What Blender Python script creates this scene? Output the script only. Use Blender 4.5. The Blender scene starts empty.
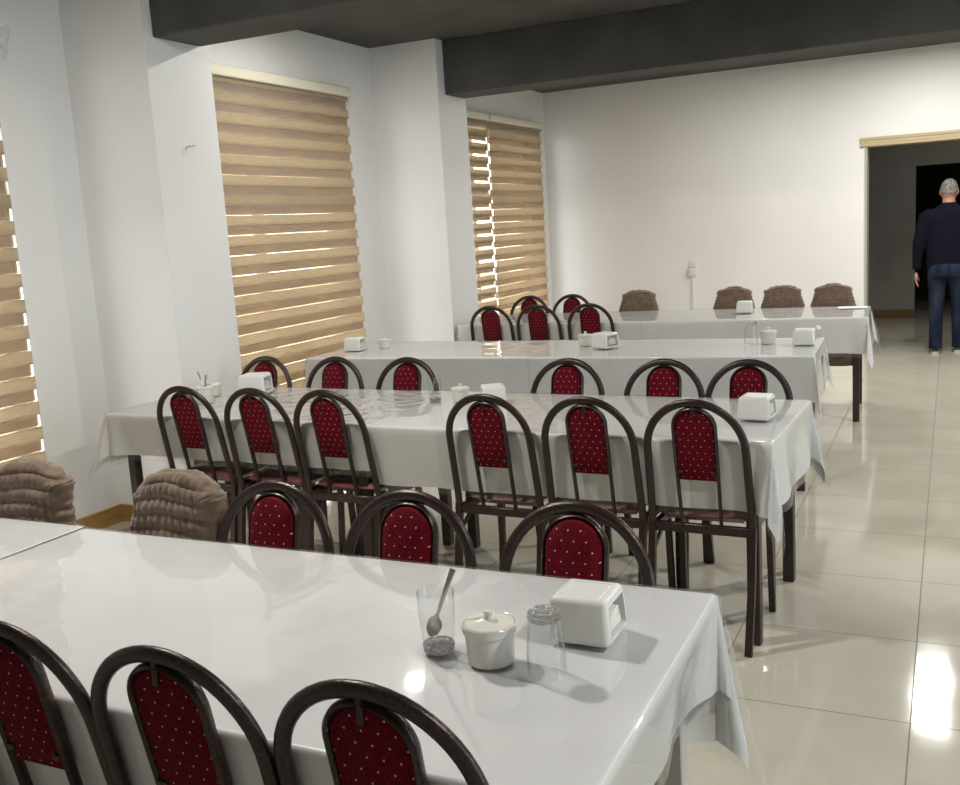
import bpy, bmesh, math, random
from mathutils import Vector, Matrix, noise
random.seed(7)
PI = math.pi
scene = bpy.context.scene
col = scene.collection

# ------------------------------------------------------------------ camera
CAM_H = 1.52
def make_camera():
    yaw, pitch, roll = (math.radians(a) for a in (-25.825, -9.478, -3.522))
    f = Vector((math.sin(yaw)*math.cos(pitch), math.cos(yaw)*math.cos(pitch), math.sin(pitch)))
    r = Vector((math.cos(yaw), -math.sin(yaw), 0)); u = r.cross(f)
    r2 = r*math.cos(roll)+u*math.sin(roll); u2 = -r*math.sin(roll)+u*math.cos(roll)
    cd = bpy.data.cameras.new('camera'); co = bpy.data.objects.new('camera', cd); col.objects.link(co)
    cd.sensor_fit = 'HORIZONTAL'; cd.sensor_width = 36.0; cd.lens = 985.1/960*36.0
    cd.clip_start = 0.05; cd.clip_end = 200
    m = Matrix((( r2.x, u2.x, -f.x, 0), (r2.y, u2.y, -f.y, 0), (r2.z, u2.z, -f.z, CAM_H), (0, 0, 0, 1)))
    co.matrix_world = m
    scene.camera = co
make_camera()

# ------------------------------------------------------------------ world, lights, exposure
scene.view_settings.view_transform = 'Standard'
scene.view_settings.look = 'None'
scene.view_settings.exposure = 0.26
scene.view_settings.gamma = 1.0
scene.view_settings.use_curve_mapping = False
scene.cycles.max_bounces = 10
scene.cycles.diffuse_bounces = 5
scene.cycles.glossy_bounces = 5
scene.cycles.transmission_bounces = 8
scene.cycles.transparent_max_bounces = 24
scene.cycles.caustics_reflective = False
scene.cycles.caustics_refractive = False
scene.cycles.sample_clamp_indirect = 4.0
scene.cycles.use_denoising = True

world = bpy.data.worlds.new('overcast_sky'); scene.world = world; world.use_nodes = True
bg = world.node_tree.nodes['Background']
bg.inputs[0].default_value = (0.93, 0.96, 1.0, 1); bg.inputs[1].default_value = 12.0

def area_light(name, loc, power, size, color, rot=(0, 0, 0), size_y=None, shape='DISK'):
    ld = bpy.data.lights.new(name, 'AREA'); ld.energy = power; ld.color = color
    ld.shape = shape; ld.size = size
    if size_y: ld.size_y = size_y
    o = bpy.data.objects.new(name, ld); col.objects.link(o); o.location = loc; o.rotation_euler = rot
    return o
WARM = (1.0, 0.965, 0.905)
area_light('ceiling_lamp', (-2.3, 2.2, 2.95), 46, 0.20, WARM)
area_light('ceiling_lamp', (1.3, 1.3, 2.95), 46, 0.20, WARM)
area_light('ceiling_lamp', (-3.2, 5.35, 2.95), 24, 0.07, WARM)
area_light('ceiling_lamp', (1.2, 5.7, 2.95), 62, 0.20, WARM)
area_light('ceiling_lamp', (-1.6, 9.05, 2.95), 22, 0.12, WARM)
area_light('ceiling_lamp', (-0.1, 9.25, 2.95), 52, 0.26, WARM, (0, 0, 0), 1.3, 'RECTANGLE')
area_light('ceiling_lamp', (1.6, 9.05, 2.95), 30, 0.20, WARM)
area_light('hall_lamp', (0.6, 12.6, 2.85), 8, 0.2, WARM)  # unseen fill light added to lift the dark hall wall
# area light standing in for daylight from the right; that wall is solid
area_light('window_daylight', (4.9, 2.6, 1.7), 125, 5.0, (0.66, 0.84, 1.0), (0, math.radians(90), 0), 1.8, 'RECTANGLE')

# ------------------------------------------------------------------ node helpers
def mat(name, build=None, **kw):
    m = bpy.data.materials.new(name); m.use_nodes = True
    nt = m.node_tree; b = nt.nodes['Principled BSDF']
    for k, v in kw.items():
        b.inputs[{'base': 'Base Color', 'rough': 'Roughness', 'metal': 'Metallic', 'coat': 'Coat Weight',
                  'coat_rough': 'Coat Roughness', 'ior': 'IOR', 'spec': 'Specular IOR Level', 'trans': 'Transmission Weight',
                  'sheen': 'Sheen Weight', 'alpha': 'Alpha'}[k]].default_value = (*v, 1) if isinstance(v, tuple) else v
    if build: build(nt, b)
    return m
def N(nt, t, **kw):
    n = nt.nodes.new(t)
    for k, v in kw.items(): setattr(n, k, v)
    return n
def L(nt, a, b): nt.links.new(a, b)
def math_node(nt, op, a, b=None):
    n = N(nt, 'ShaderNodeMath', operation=op)
    for i, v in enumerate((a, b)):
        if v is None: continue
        if isinstance(v, (int, float)): n.inputs[i].default_value = v
        else: L(nt, v, n.inputs[i])
    return n.outputs[0]
def bump(nt, b, scale, strength, dist=0.002, detail=3, coord='Object', stretch=None):
    tc = N(nt, 'ShaderNodeTexCoord'); src = tc.outputs[coord]
    if stretch:
        mp = N(nt, 'ShaderNodeMapping'); mp.inputs['Scale'].default_value = stretch; L(nt, src, mp.inputs[0]); src = mp.outputs[0]
    n = N(nt, 'ShaderNodeTexNoise'); n.inputs['Scale'].default_value = scale; n.inputs['Detail'].default_value = detail
    L(nt, src, n.inputs['Vector'])
    bp = N(nt, 'ShaderNodeBump'); bp.inputs['Strength'].default_value = strength; bp.inputs['Distance'].default_value = dist
    L(nt, n.outputs['Fac'], bp.inputs['Height'])
    if b is not None: L(nt, bp.outputs[0], b.inputs['Normal'])
    return n, bp
def noise_color(nt, b, c1, c2, scale, detail=4, stretch=None, lo=0.35, hi=0.65):
    tc = N(nt, 'ShaderNodeTexCoord'); src = tc.outputs['Object']
    if stretch:
        mp = N(nt, 'ShaderNodeMapping'); mp.inputs['Scale'].default_value = stretch; L(nt, src, mp.inputs[0]); src = mp.outputs[0]
    n = N(nt, 'ShaderNodeTexNoise'); n.inputs['Scale'].default_value = scale; n.inputs['Detail'].default_value = detail
    L(nt, src, n.inputs['Vector'])
    r = N(nt, 'ShaderNodeValToRGB'); r.color_ramp.elements[0].position = lo; r.color_ramp.elements[1].position = hi
    r.color_ramp.elements[0].color = (*c1, 1); r.color_ramp.elements[1].color = (*c2, 1)
    L(nt, n.outputs['Fac'], r.inputs[0])
    if b is not None: L(nt, r.outputs[0], b.inputs['Base Color'])
    return r.outputs[0]

# ------------------------------------------------------------------ materials
def b_wall(nt, b):
    noise_color(nt, b, (0.79, 0.785, 0.77), (0.82, 0.815, 0.80), 1.3, 3)
    bump(nt, b, 60, 0.12, 0.002)
M_wall = mat('white_wall_paint', b_wall, rough=0.55, spec=0.3)
def b_ceiling(nt, b):
    noise_color(nt, b, (0.070, 0.066, 0.060), (0.105, 0.100, 0.092), 2.2, 6)
    bump(nt, b, 14, 0.35, 0.006, 6)
M_ceiling = mat('dark_grey_ceiling_paint', b_ceiling, rough=0.8, spec=0.25)
def b_beam(nt, b):
    noise_color(nt, b, (0.060, 0.060, 0.058), (0.083, 0.082, 0.078), 3.0, 6)
    bump(nt, b, 20, 0.3, 0.004, 6)
M_beam = mat('charcoal_beam_paint', b_beam, rough=0.75, spec=0.3)
TILE_X, TILE_Y, TX0, TY0 = 0.595, 0.605, -0.087, 2.958
def b_floor(nt, b):
    g = N(nt, 'ShaderNodeNewGeometry'); s = N(nt, 'ShaderNodeSeparateXYZ'); L(nt, g.outputs['Position'], s.inputs[0])
    u = math_node(nt, 'DIVIDE', math_node(nt, 'SUBTRACT', s.outputs[0], TX0), TILE_X)
    v = math_node(nt, 'DIVIDE', math_node(nt, 'SUBTRACT', s.outputs[1], TY0), TILE_Y)
    def edge(w):
        f = math_node(nt, 'FRACT', w); f2 = math_node(nt, 'ABSOLUTE', math_node(nt, 'SUBTRACT', f, 0.5))
        return math_node(nt, 'GREATER_THAN', f2, 0.4965)
    line = math_node(nt, 'MAXIMUM', edge(u), edge(v))
    cell = N(nt, 'ShaderNodeCombineXYZ'); L(nt, math_node(nt, 'FLOOR', u), cell.inputs[0]); L(nt, math_node(nt, 'FLOOR', v), cell.inputs[1])
    wn = N(nt, 'ShaderNodeTexWhiteNoise', noise_dimensions='3D'); L(nt, cell.outputs[0], wn.inputs['Vector'])
    c = noise_color(nt, None, (0.52, 0.49, 0.40), (0.555, 0.525, 0.435), 3.5, 5)
    hue = N(nt, 'ShaderNodeHueSaturation'); L(nt, c, hue.inputs['Color'])
    L(nt, math_node(nt, 'ADD', math_node(nt, 'MULTIPLY', wn.outputs['Value'], 0.06), 0.97), hue.inputs['Value'])
    mx = N(nt, 'ShaderNodeMix', data_type='RGBA'); L(nt, line, mx.inputs[0]); L(nt, hue.outputs[0], mx.inputs[6])
    mx.inputs[7].default_value = (0.16, 0.145, 0.115, 1); L(nt, mx.outputs[2], b.inputs['Base Color'])
    L(nt, math_node(nt, 'ADD', math_node(nt, 'MULTIPLY', line, 0.5), 0.08), b.inputs['Roughness'])
    # each tile lies at its own very slight tilt, and its glaze is faintly wavy
    n = N(nt, 'ShaderNodeTexNoise'); n.inputs['Scale'].default_value = 5.0; n.inputs['Detail'].default_value = 2
    L(nt, g.outputs['Position'], n.inputs['Vector'])
    va = N(nt, 'ShaderNodeVectorMath', operation='SUBTRACT'); L(nt, wn.outputs['Color'], va.inputs[0]); va.inputs[1].default_value = (0.5, 0.5, 0.5)
    vs = N(nt, 'ShaderNodeVectorMath', operation='MULTIPLY'); L(nt, va.outputs[0], vs.inputs[0]); vs.inputs[1].default_value = (0.007, 0.007, 0)
    vb = N(nt, 'ShaderNodeVectorMath', operation='SUBTRACT'); L(nt, n.outputs['Color'], vb.inputs[0]); vb.inputs[1].default_value = (0.5, 0.5, 0.5)
    vc = N(nt, 'ShaderNodeVectorMath', operation='MULTIPLY'); L(nt, vb.outputs[0], vc.inputs[0]); vc.inputs[1].default_value = (0.02, 0.02, 0)
    ad = N(nt, 'ShaderNodeVectorMath', operation='ADD'); L(nt, vs.outputs[0], ad.inputs[0]); L(nt, vc.outputs[0], ad.inputs[1])
    a2 = N(nt, 'ShaderNodeVectorMath', operation='ADD'); L(nt, ad.outputs[0], a2.inputs[0]); L(nt, g.outputs['Normal'], a2.inputs[1])
    nn = N(nt, 'ShaderNodeVectorMath', operation='NORMALIZE'); L(nt, a2.outputs[0], nn.inputs[0])
    L(nt, nn.outputs[0], b.inputs['Normal'])
M_floor = mat('glazed_beige_floor_tile', b_floor, ior=1.55)
M_wood = mat('honey_wood_baseboard', lambda nt, b: noise_color(nt, b, (0.30, 0.17, 0.045), (0.42, 0.26, 0.08), 4, 6, (1, 1, 12)), rough=0.4)
M_darkwood = mat('brown_wood_baseboard', lambda nt, b: noise_color(nt, b, (0.16, 0.08, 0.025), (0.22, 0.12, 0.04), 4, 6, (1, 1, 12)), rough=0.4)
M_trim = mat('cream_wood_trim', lambda nt, b: noise_color(nt, b, (0.44, 0.365, 0.225), (0.53, 0.45, 0.29), 5, 5, (1, 6, 30)), rough=0.3)
M_jamb = mat('white_door_jamb', lambda nt, b: bump(nt, b, 40, 0.05), base=(0.40, 0.39, 0.36), rough=0.45)
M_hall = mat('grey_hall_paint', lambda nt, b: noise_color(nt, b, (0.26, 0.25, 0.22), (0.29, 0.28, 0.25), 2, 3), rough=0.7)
M_black = mat('black_void_paint', lambda nt, b: noise_color(nt, b, (0.012, 0.012, 0.011), (0.018, 0.017, 0.016), 3, 3), rough=0.8)  # unlit room's darkness put into a near-black wall colour
M_pvc = mat('white_window_pvc', lambda nt, b: bump(nt, b, 30, 0.03), base=(0.8, 0.8, 0.8), rough=0.3)
M_rail = mat('cream_head_rail', lambda nt, b: bump(nt, b, 30, 0.03), base=(0.72, 0.69, 0.55), rough=0.35)

def thin_clear(name, rough, bump_args=None, ior=1.45, tint=(1, 1, 1), haze=0.0):
    m = bpy.data.materials.new(name); m.use_nodes = True; nt = m.node_tree
    nt.nodes.remove(nt.nodes['Principled BSDF']); out = nt.nodes['Material Output']
    tr = N(nt, 'ShaderNodeBsdfTransparent'); tr.inputs[0].default_value = (*tint, 1)
    gl = N(nt, 'ShaderNodeBsdfGlossy'); gl.inputs['Roughness'].default_value = rough
    fr = N(nt, 'ShaderNodeFresnel'); ge = N(nt, 'ShaderNodeNewGeometry')
    # a thin sheet reflects alike from both sides
    L(nt, math_node(nt, 'ADD', math_node(nt, 'MULTIPLY', ge.outputs['Backfacing'], 1.0/ior-ior), ior), fr.inputs['IOR'])
    base = tr.outputs[0]
    if haze:
        df = N(nt, 'ShaderNodeBsdfDiffuse'); df.inputs[0].default_value = (0.8, 0.8, 0.8, 1)
        tl = N(nt, 'ShaderNodeBsdfTranslucent'); tl.inputs[0].default_value = (0.8, 0.8, 0.8, 1)
        ms = N(nt, 'ShaderNodeMixShader'); ms.inputs[0].default_value = 0.4; L(nt, df.outputs[0], ms.inputs[1]); L(nt, tl.outputs[0], ms.inputs[2])
        m2 = N(nt, 'ShaderNodeMixShader'); m2.inputs[0].default_value = haze; L(nt, tr.outputs[0], m2.inputs[1]); L(nt, ms.outputs[0], m2.inputs[2])
        base = m2.outputs[0]
    mx = N(nt, 'ShaderNodeMixShader'); L(nt, fr.outputs[0], mx.inputs[0]); L(nt, base, mx.inputs[1]); L(nt, gl.outputs[0], mx.inputs[2])
    L(nt, mx.outputs[0], out.inputs[0])
    if bump_args:
        _, bp = bump(nt, None, *bump_args)
        L(nt, bp.outputs[0], gl.inputs['Normal']); L(nt, bp.outputs[0], fr.inputs['Normal'])
    return m
M_pane = thin_clear('window_glass', 0.0)
M_plastic = thin_clear('clear_plastic_sheet', 0.035, (2.6, 0.15, 0.02, 3), 1.5, haze=0.08)
M_plastic_crumpled = thin_clear('crumpled_clear_plastic_sheet', 0.05, (9.0, 0.8, 0.02, 3), 1.5, haze=0.08)
M_glass = thin_clear('clear_drinking_glass', 0.01, None, 1.5, (0.985, 0.99, 0.99))
def b_crystal(nt, b):
    tc = N(nt, 'ShaderNodeTexCoord'); v = N(nt, 'ShaderNodeTexVoronoi'); v.inputs['Scale'].default_value = 130
    L(nt, tc.outputs['Object'], v.inputs['Vector'])
    bp = N(nt, 'ShaderNodeBump'); bp.inputs['Strength'].default_value = 1.0; bp.inputs['Distance'].default_value = 0.006
    L(nt, v.outputs['Distance'], bp.inputs['Height']); L(nt, bp.outputs[0], b.inputs['Normal'])
M_crystal = mat('cut_crystal_glass', b_crystal, base=(0.97, 0.98, 0.98), rough=0.02, trans=1.0, ior=1.52)

def b_cloth(nt, b):
    noise_color(nt, b, (0.70, 0.705, 0.70), (0.75, 0.755, 0.75), 3, 3)
    bump(nt, b, 5, 0.25, 0.01, 4)
M_cloth = mat('white_vinyl_tablecloth', b_cloth, rough=0.35, spec=0.4)
def b_thincloth(nt, b):
    b_cloth(nt, b)
    tl = N(nt, 'ShaderNodeBsdfTranslucent'); tl.inputs[0].default_value = (0.85, 0.82, 0.80, 1)
    mx = N(nt, 'ShaderNodeMixShader'); mx.inputs[0].default_value = 0.15
    L(nt, b.outputs[0], mx.inputs[1]); L(nt, tl.outputs[0], mx.inputs[2]); L(nt, mx.outputs[0], nt.nodes['Material Output'].inputs[0])
M_thincloth = mat('thin_white_tablecloth', b_thincloth, rough=0.4, spec=0.4)

def b_hammer(nt, b):
    noise_color(nt, b, (0.022, 0.0115, 0.009), (0.045, 0.026, 0.021), 160, 3)
    bump(nt, b, 220, 0.4, 0.002, 2)
M_frame = mat('brown_hammered_metal', b_hammer, rough=0.33, metal=0.35, spec=0.6)
M_tleg = mat('dark_brown_table_metal', lambda nt, b: noise_color(nt, b, (0.022, 0.012, 0.009), (0.035, 0.02, 0.015), 30, 3), rough=0.4)
M_paleleg = mat('pale_grey_table_metal', lambda nt, b: bump(nt, b, 40, 0.05), base=(0.5, 0.5, 0.47), rough=0.4)
M_board = mat('white_table_board', lambda nt, b: bump(nt, b, 40, 0.03), base=(0.75, 0.74, 0.72), rough=0.5)
def b_red(nt, b):
    tc = N(nt, 'ShaderNodeTexCoord'); s = N(nt, 'ShaderNodeSeparateXYZ'); L(nt, tc.outputs['Object'], s.inputs[0])
    px, pz = 0.0285, 0.046
    def dots(ox, oz):
        def d(c, p, o):
            f = math_node(nt, 'FRACT', math_node(nt, 'ADD', math_node(nt, 'DIVIDE', c, p), o))
            return math_node(nt, 'MULTIPLY', math_node(nt, 'SUBTRACT', f, 0.5), p)
        a, c = d(s.outputs[0], px, ox), d(s.outputs[2], pz, oz)
        r = math_node(nt, 'SQRT', math_node(nt, 'ADD', math_node(nt, 'MULTIPLY', a, a), math_node(nt, 'MULTIPLY', c, c)))
        return math_node(nt, 'LESS_THAN', r, 0.0017)
    dm = math_node(nt, 'MAXIMUM', dots(0.25, 0.0), dots(0.75, 0.5))
    v = N(nt, 'ShaderNodeTexVoronoi', feature='DISTANCE_TO_EDGE'); v.inputs['Scale'].default_value = 110; L(nt, tc.outputs['Object'], v.inputs['Vector'])
    r = N(nt, 'ShaderNodeValToRGB'); r.color_ramp.elements[0].color = (0.045, 0.002, 0.006, 1); r.color_ramp.elements[1].color = (0.155, 0.002, 0.010, 1)
    r.color_ramp.elements[1].position = 0.16; L(nt, v.outputs['Distance'], r.inputs[0])
    mx = N(nt, 'ShaderNodeMix', data_type='RGBA'); L(nt, dm, mx.inputs[0]); L(nt, r.outputs[0], mx.inputs[6]); mx.inputs[7].default_value = (0.62, 0.50, 0.46, 1)
    L(nt, mx.outputs[2], b.inputs['Base Color'])
    n, bp = bump(nt, b, 500, 0.25, 0.001)
M_red = mat('dotted_red_upholstery', b_red, rough=0.85, spec=0.15)
def b_seat(nt, b):
    noise_color(nt, b, (0.085, 0.012, 0.02), (0.19, 0.05, 0.065), 14, 5)
    bump(nt, b, 16, 0.8, 0.012, 4)
M_seat = mat('burgundy_seat_under_plastic_film', b_seat, rough=0.5, coat=1.0, coat_rough=0.08)
def b_cover(nt, b):
    noise_color(nt, b, (0.148, 0.103, 0.072), (0.215, 0.156, 0.112), 26, 4)
    bump(nt, b, 320, 0.5, 0.002, 3)
M_cover = mat('brown_knit_stretch_fabric', b_cover, rough=0.95, sheen=0.3, spec=0.1)
def b_blind(c1, c2, mixf):
    def f(nt, b):
        c = noise_color(nt, b, c1, c2, 26, 5, (1, 0.4, 5))
        tl = N(nt, 'ShaderNodeBsdfTranslucent'); L(nt, c, tl.inputs[0])
        mx = N(nt, 'ShaderNodeMixShader'); mx.inputs[0].default_value = mixf
        L(nt, b.outputs[0], mx.inputs[1]); L(nt, tl.outputs[0], mx.inputs[2]); L(nt, mx.outputs[0], nt.nodes['Material Output'].inputs[0])
    return f
M_sheer = thin_clear('sheer_blind_gauze', 0.5, None, 1.1, (0.80, 0.71, 0.58), haze=0.2)
M_blind = mat('tan_woven_blind_fabric', b_blind((0.46, 0.385, 0.28), (0.55, 0.465, 0.345), 0.55), rough=0.9, spec=0.1)
M_white_plastic = mat('white_moulded_plastic', lambda nt, b: bump(nt, b, 60, 0.03), base=(0.76, 0.76, 0.73), rough=0.28)
M_cream = mat('cream_glazed_ceramic', lambda nt, b: bump(nt, b, 30, 0.03), base=(0.74, 0.73, 0.66), rough=0.15)
M_paper = mat('white_paper', lambda nt, b: bump(nt, b, 80, 0.15, 0.001), base=(0.78, 0.76, 0.73), rough=0.9)
M_steel = mat('brushed_steel', lambda nt, b: bump(nt, b, 120, 0.1, 0.001), base=(0.55, 0.49, 0.46), rough=0.28, metal=1.0)
M_skin = mat('skin', lambda nt, b: noise_color(nt, b, (0.42, 0.22, 0.15), (0.50, 0.28, 0.20), 20, 3), rough=0.55)
M_hair = mat('short_grey_hair', lambda nt, b: noise_color(nt, b, (0.09, 0.08, 0.075), (0.26, 0.24, 0.225), 45, 4), rough=0.8)
M_sweater = mat('navy_knit', lambda nt, b: (noise_color(nt, b, (0.004, 0.004, 0.010), (0.007, 0.007, 0.016), 60, 3), bump(nt, b, 150, 0.4, 0.003)), rough=0.95, spec=0.15)
def b_jeans(nt, b):
    noise_color(nt, b, (0.008, 0.013, 0.030), (0.034, 0.048, 0.076), 7, 5, (1, 1, 0.5), 0.42, 0.75)
    bump(nt, b, 250, 0.3, 0.002)
M_jeans = mat('faded_blue_denim', b_jeans, rough=0.9, spec=0.15)
M_shoe = mat('dark_shoe_leather', lambda nt, b: bump(nt, b, 60, 0.2), base=(0.02, 0.018, 0.017), rough=0.5)
M_sole = mat('beige_rubber_sole', lambda nt, b: bump(nt, b, 60, 0.2), base=(0.5, 0.45, 0.38), rough=0.7)
M_socket = mat('ivory_socket_plastic', lambda nt, b: bump(nt, b, 60, 0.02), base=(0.74, 0.72, 0.66), rough=0.35)
M_conduit = mat('white_conduit_plastic', lambda nt, b: bump(nt, b, 60, 0.02), base=(0.76, 0.75, 0.73), rough=0.35)
M_wire = mat('grey_wire', lambda nt, b: bump(nt, b, 60, 0.02), base=(0.10, 0.10, 0.10), rough=0.5)

# ------------------------------------------------------------------ mesh helpers
def obj(name, bm, material, parent=None, smooth=True, angle=40):
    me = bpy.data.meshes.new(name)
    bmesh.ops.recalc_face_normals(bm, faces=bm.faces[:])
    bm.to_mesh(me); bm.free()
    me.materials.append(material)
    if smooth:
        me.polygons.foreach_set('use_smooth', [True]*len(me.polygons))
        me.set_sharp_from_angle(angle=math.radians(angle))
    o = bpy.data.objects.new(name, me); col.objects.link(o)
    if parent: o.parent = parent
    return o
def tag(o, label, cat, group=None, kind=None):
    o['label'] = label; o['category'] = cat
    if group: o['group'] = group
    if kind: o['kind'] = kind
    return o
def empty(name, loc, rz=0.0):
    o = bpy.data.objects.new(name, None); col.objects.link(o)
    o.location = loc; o.rotation_euler = (0, 0, rz); o.empty_display_size = 0.1
    return o
def copy_tree(root, loc, rz):
    r = root.copy(); col.objects.link(r); r.location = loc; r.rotation_euler = (0, 0, rz)
    for ch in list(root.children):
        c = ch.copy(); col.objects.link(c); c.parent = r
        for g in list(ch.children):
            d = g.copy(); col.objects.link(d); d.parent = c
    return r
def box(bm, x0, x1, y0, y1, z0, z1, bev=0.0, seg=2):
    r = bmesh.ops.create_cube(bm, size=1.0)
    vs = r['verts']
    for v in vs:
        v.co = Vector(((x0+x1)/2+v.co.x*(x1-x0), (y0+y1)/2+v.co.y*(y1-y0), (z0+z1)/2+v.co.z*(z1-z0)))
    if bev:
        es = list({e for v in vs for e in v.link_edges})
        bmesh.ops.bevel(bm, geom=es, offset=bev, segments=seg, affect='EDGES', profile=0.5)
def sweep(bm, pts, a, b=None, ref=(0, 1, 0), seg=10, closed=False, square=False):
    """tube along pts; a = half width across the ref plane, b = half width along ref; numbers or lists"""
    b = a if b is None else b; n = len(pts); pts = [Vector(p) for p in pts]; ref = Vector(ref).normalized()
    A = a if isinstance(a, (list, tuple)) else [a]*n; B = b if isinstance(b, (list, tuple)) else [b]*n
    rings = []
    for i, p in enumerate(pts):
        if closed: t = pts[(i+1) % n]-pts[i-1]
        else: t = pts[min(i+1, n-1)]-pts[max(i-1, 0)]
        t.normalize()
        s = t.cross(ref)
        if s.length < 1e-4: s = t.cross(Vector((1, 0.01, 0)))
        s.normalize(); w = s.cross(t).normalized()
        ring = []
        if square: offs = [(-1, -1), (1, -1), (1, 1), (-1, 1)]
        else: offs = [(math.cos(2*PI*k/seg), math.sin(2*PI*k/seg)) for k in range(seg)]
        for c, d in offs: ring.append(bm.verts.new(p+s*c*A[i]+w*d*B[i]))
        rings.append(ring)
    m = len(rings[0])
    for i in range(n if closed else n-1):
        r0, r1 = rings[i], rings[(i+1) % n]
        for k in range(m): bm.faces.new((r0[k], r0[(k+1) % m], r1[(k+1) % m], r1[k]))
    if not closed:
        bm.faces.new(rings[0][::-1]); bm.faces.new(rings[-1])
def lathe(bm, prof, seg=32, c=(0, 0, 0)):
    rings = []
    for r, z in prof:
        if r < 1e-6: rings.append([bm.verts.new((c[0], c[1], c[2]+z))])
        else: rings.append([bm.verts.new((c[0]+r*math.cos(2*PI*k/seg), c[1]+r*math.sin(2*PI*k/seg), c[2]+z)) for k in range(seg)])
    for a, b in zip(rings, rings[1:]):
        if len(a) == 1 and len(b) == 1: continue
        for k in range(seg):
            k2 = (k+1) % seg
            if len(a) == 1: bm.faces.new((a[0], b[k2], b[k]))
            elif len(b) == 1: bm.faces.new((a[k], a[k2], b[0]))
            else: bm.faces.new((a[k], a[k2], b[k2], b[k]))
def struct(name, bm, m, parent=None, smooth=False):
    o = obj(name, bm, m, parent, smooth)
    if parent is None: o['kind'] = 'structure'
    return o
NB = bmesh.new

# ------------------------------------------------------------------ the room
XL, XR, YF, YB = -4.245, 5.0, -3.0, 10.89
ZC, ZB = 2.99, 2.575
HALL_Y, HALL_L, HALL_R = 14.2, -2.2, 2.4
bm = NB(); box(bm, XL-0.25, XR+0.25, YF-0.25, HALL_Y+2.7, -0.12, 0.0); struct('floor', bm, M_floor)
bm = NB(); box(bm, XL-0.25, XR+0.25, YF-0.25, YB+0.25, ZC, ZC+0.15); struct('ceiling', bm, M_ceiling)
# left wall with three window openings
OPEN = [(0.9, 3.535, 0.35, 2.50), (4.70, 6.69, 0.35, 2.50), (7.75, 10.62, 0.35, 2.50)]
bm = NB(); y = YF-0.25
for (a, b, z0, z1) in OPEN:
    box(bm, XL-0.25, XL, y, a, 0, ZC); box(bm, XL-0.25, XL, a, b, 0, z0); box(bm, XL-0.25, XL, a, b, z1, ZC); y = b
box(bm, XL-0.25, XL, y, YB+0.25, 0, ZC); struct('wall_left', bm, M_wall)
DX0, DX1, DZ = -0.80, 1.25, 2.09
bm = NB()
box(bm, XL, DX0, YB, YB+0.25, 0, ZC); box(bm, DX1, XR, YB, YB+0.25, 0, ZC); box(bm, DX0, DX1, YB, YB+0.25, DZ, ZC)
struct('wall_back', bm, M_wall)
bm = NB(); box(bm, XR, XR+0.25, YF-0.25, YB+0.25, 0, ZC); struct('wall_right', bm, M_wall)
bm = NB(); box(bm, XL, XR, YF-0.25, YF, 0, ZC); struct('wall_front', bm, M_wall)
COLS = [(-3.69, 3.996, 4.49), (-3.65, 7.118, 7.615)]
for i, (x, y0, y1) in enumerate(COLS):
    bm = NB(); box(bm, XL, x, y0, y1, 0, ZC); o = struct('wall_column', bm, M_wall)
for i, (x, y0, y1) in enumerate([(-3.69, 4.058, 4.413), (-3.65, 7.239, 7.57)]):
    bm = NB(); box(bm, x, XR, y0, y1, ZB, ZC, 0.006, 1); struct('ceiling_beam', bm, M_beam)
def baseboard(name, segs, m, t=0.014, h=0.099):
    bm = NB()
    for (x0, x1, y0, y1) in segs: box(bm, x0, x1, y0, y1, 0, h, 0.003, 1)
    return struct(name, bm, m)
t = 0.014
baseboard('baseboard_left', [(XL, XL+t, YF, 3.996), (XL, -3.69+t, 3.996-t, 3.996), (-3.69, -3.69+t, 3.996, 4.49), (XL, XL+t, 4.49, 7.118),
                             (XL, -3.65+t, 7.118-t, 7.118), (-3.65, -3.65+t, 7.118, 7.615), (XL, XL+t, 7.615, YB)], M_wood)
baseboard('baseboard_back', [(XL+t, DX0-0.06, YB-t, YB)], M_wood)
# unseen slab outside over the windows, added to darken the blinds' upper part
bm = NB(); box(bm, XL-2.4, XL-0.25, YF, YB+0.25, 2.60, 2.80); struct('exterior_slab', bm, M_wall)
bm = NB(); box(bm, XL-40, XL-0.25, YF-20, YB+30, -0.7, -0.5); struct('exterior_ground', bm, M_hall)
# windows
for i, (a, b, z0, z1) in enumerate(OPEN):
    w = empty('window_%d' % (i+1), (XL-0.16, (a+b)/2, z0)); w['kind'] = 'structure'
    bm = NB(); h = (b-a)/2; H = z1-z0; f = 0.05
    box(bm, -0.035, 0.035, -h, -h+f, 0, H, 0.004, 1); box(bm, -0.035, 0.035, h-f, h, 0, H, 0.004, 1)
    box(bm, -0.035, 0.035, -h+f, h-f, 0, f, 0.004, 1); box(bm, -0.035, 0.035, -h+f, h-f, H-f, H, 0.004, 1)
    box(bm, -0.03, 0.03, -0.035, 0.035, f, H-f, 0.004, 1); box(bm, -0.03, 0.03, -h+f, h-f, 1.45, 1.51, 0.004, 1)
    obj('window_frame', bm, M_pvc, w, False)
    bm = NB(); box(bm, -0.004, 0.004, -h+f, h-f, f, H-f); obj('window_pane', bm, M_pane, w, False)
    bm = NB(); box(bm, -0.02, 0.16, -h, h, -0.02, 0.0, 0.004, 1); obj('window_sill', bm, M_pvc, w, False)
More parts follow.
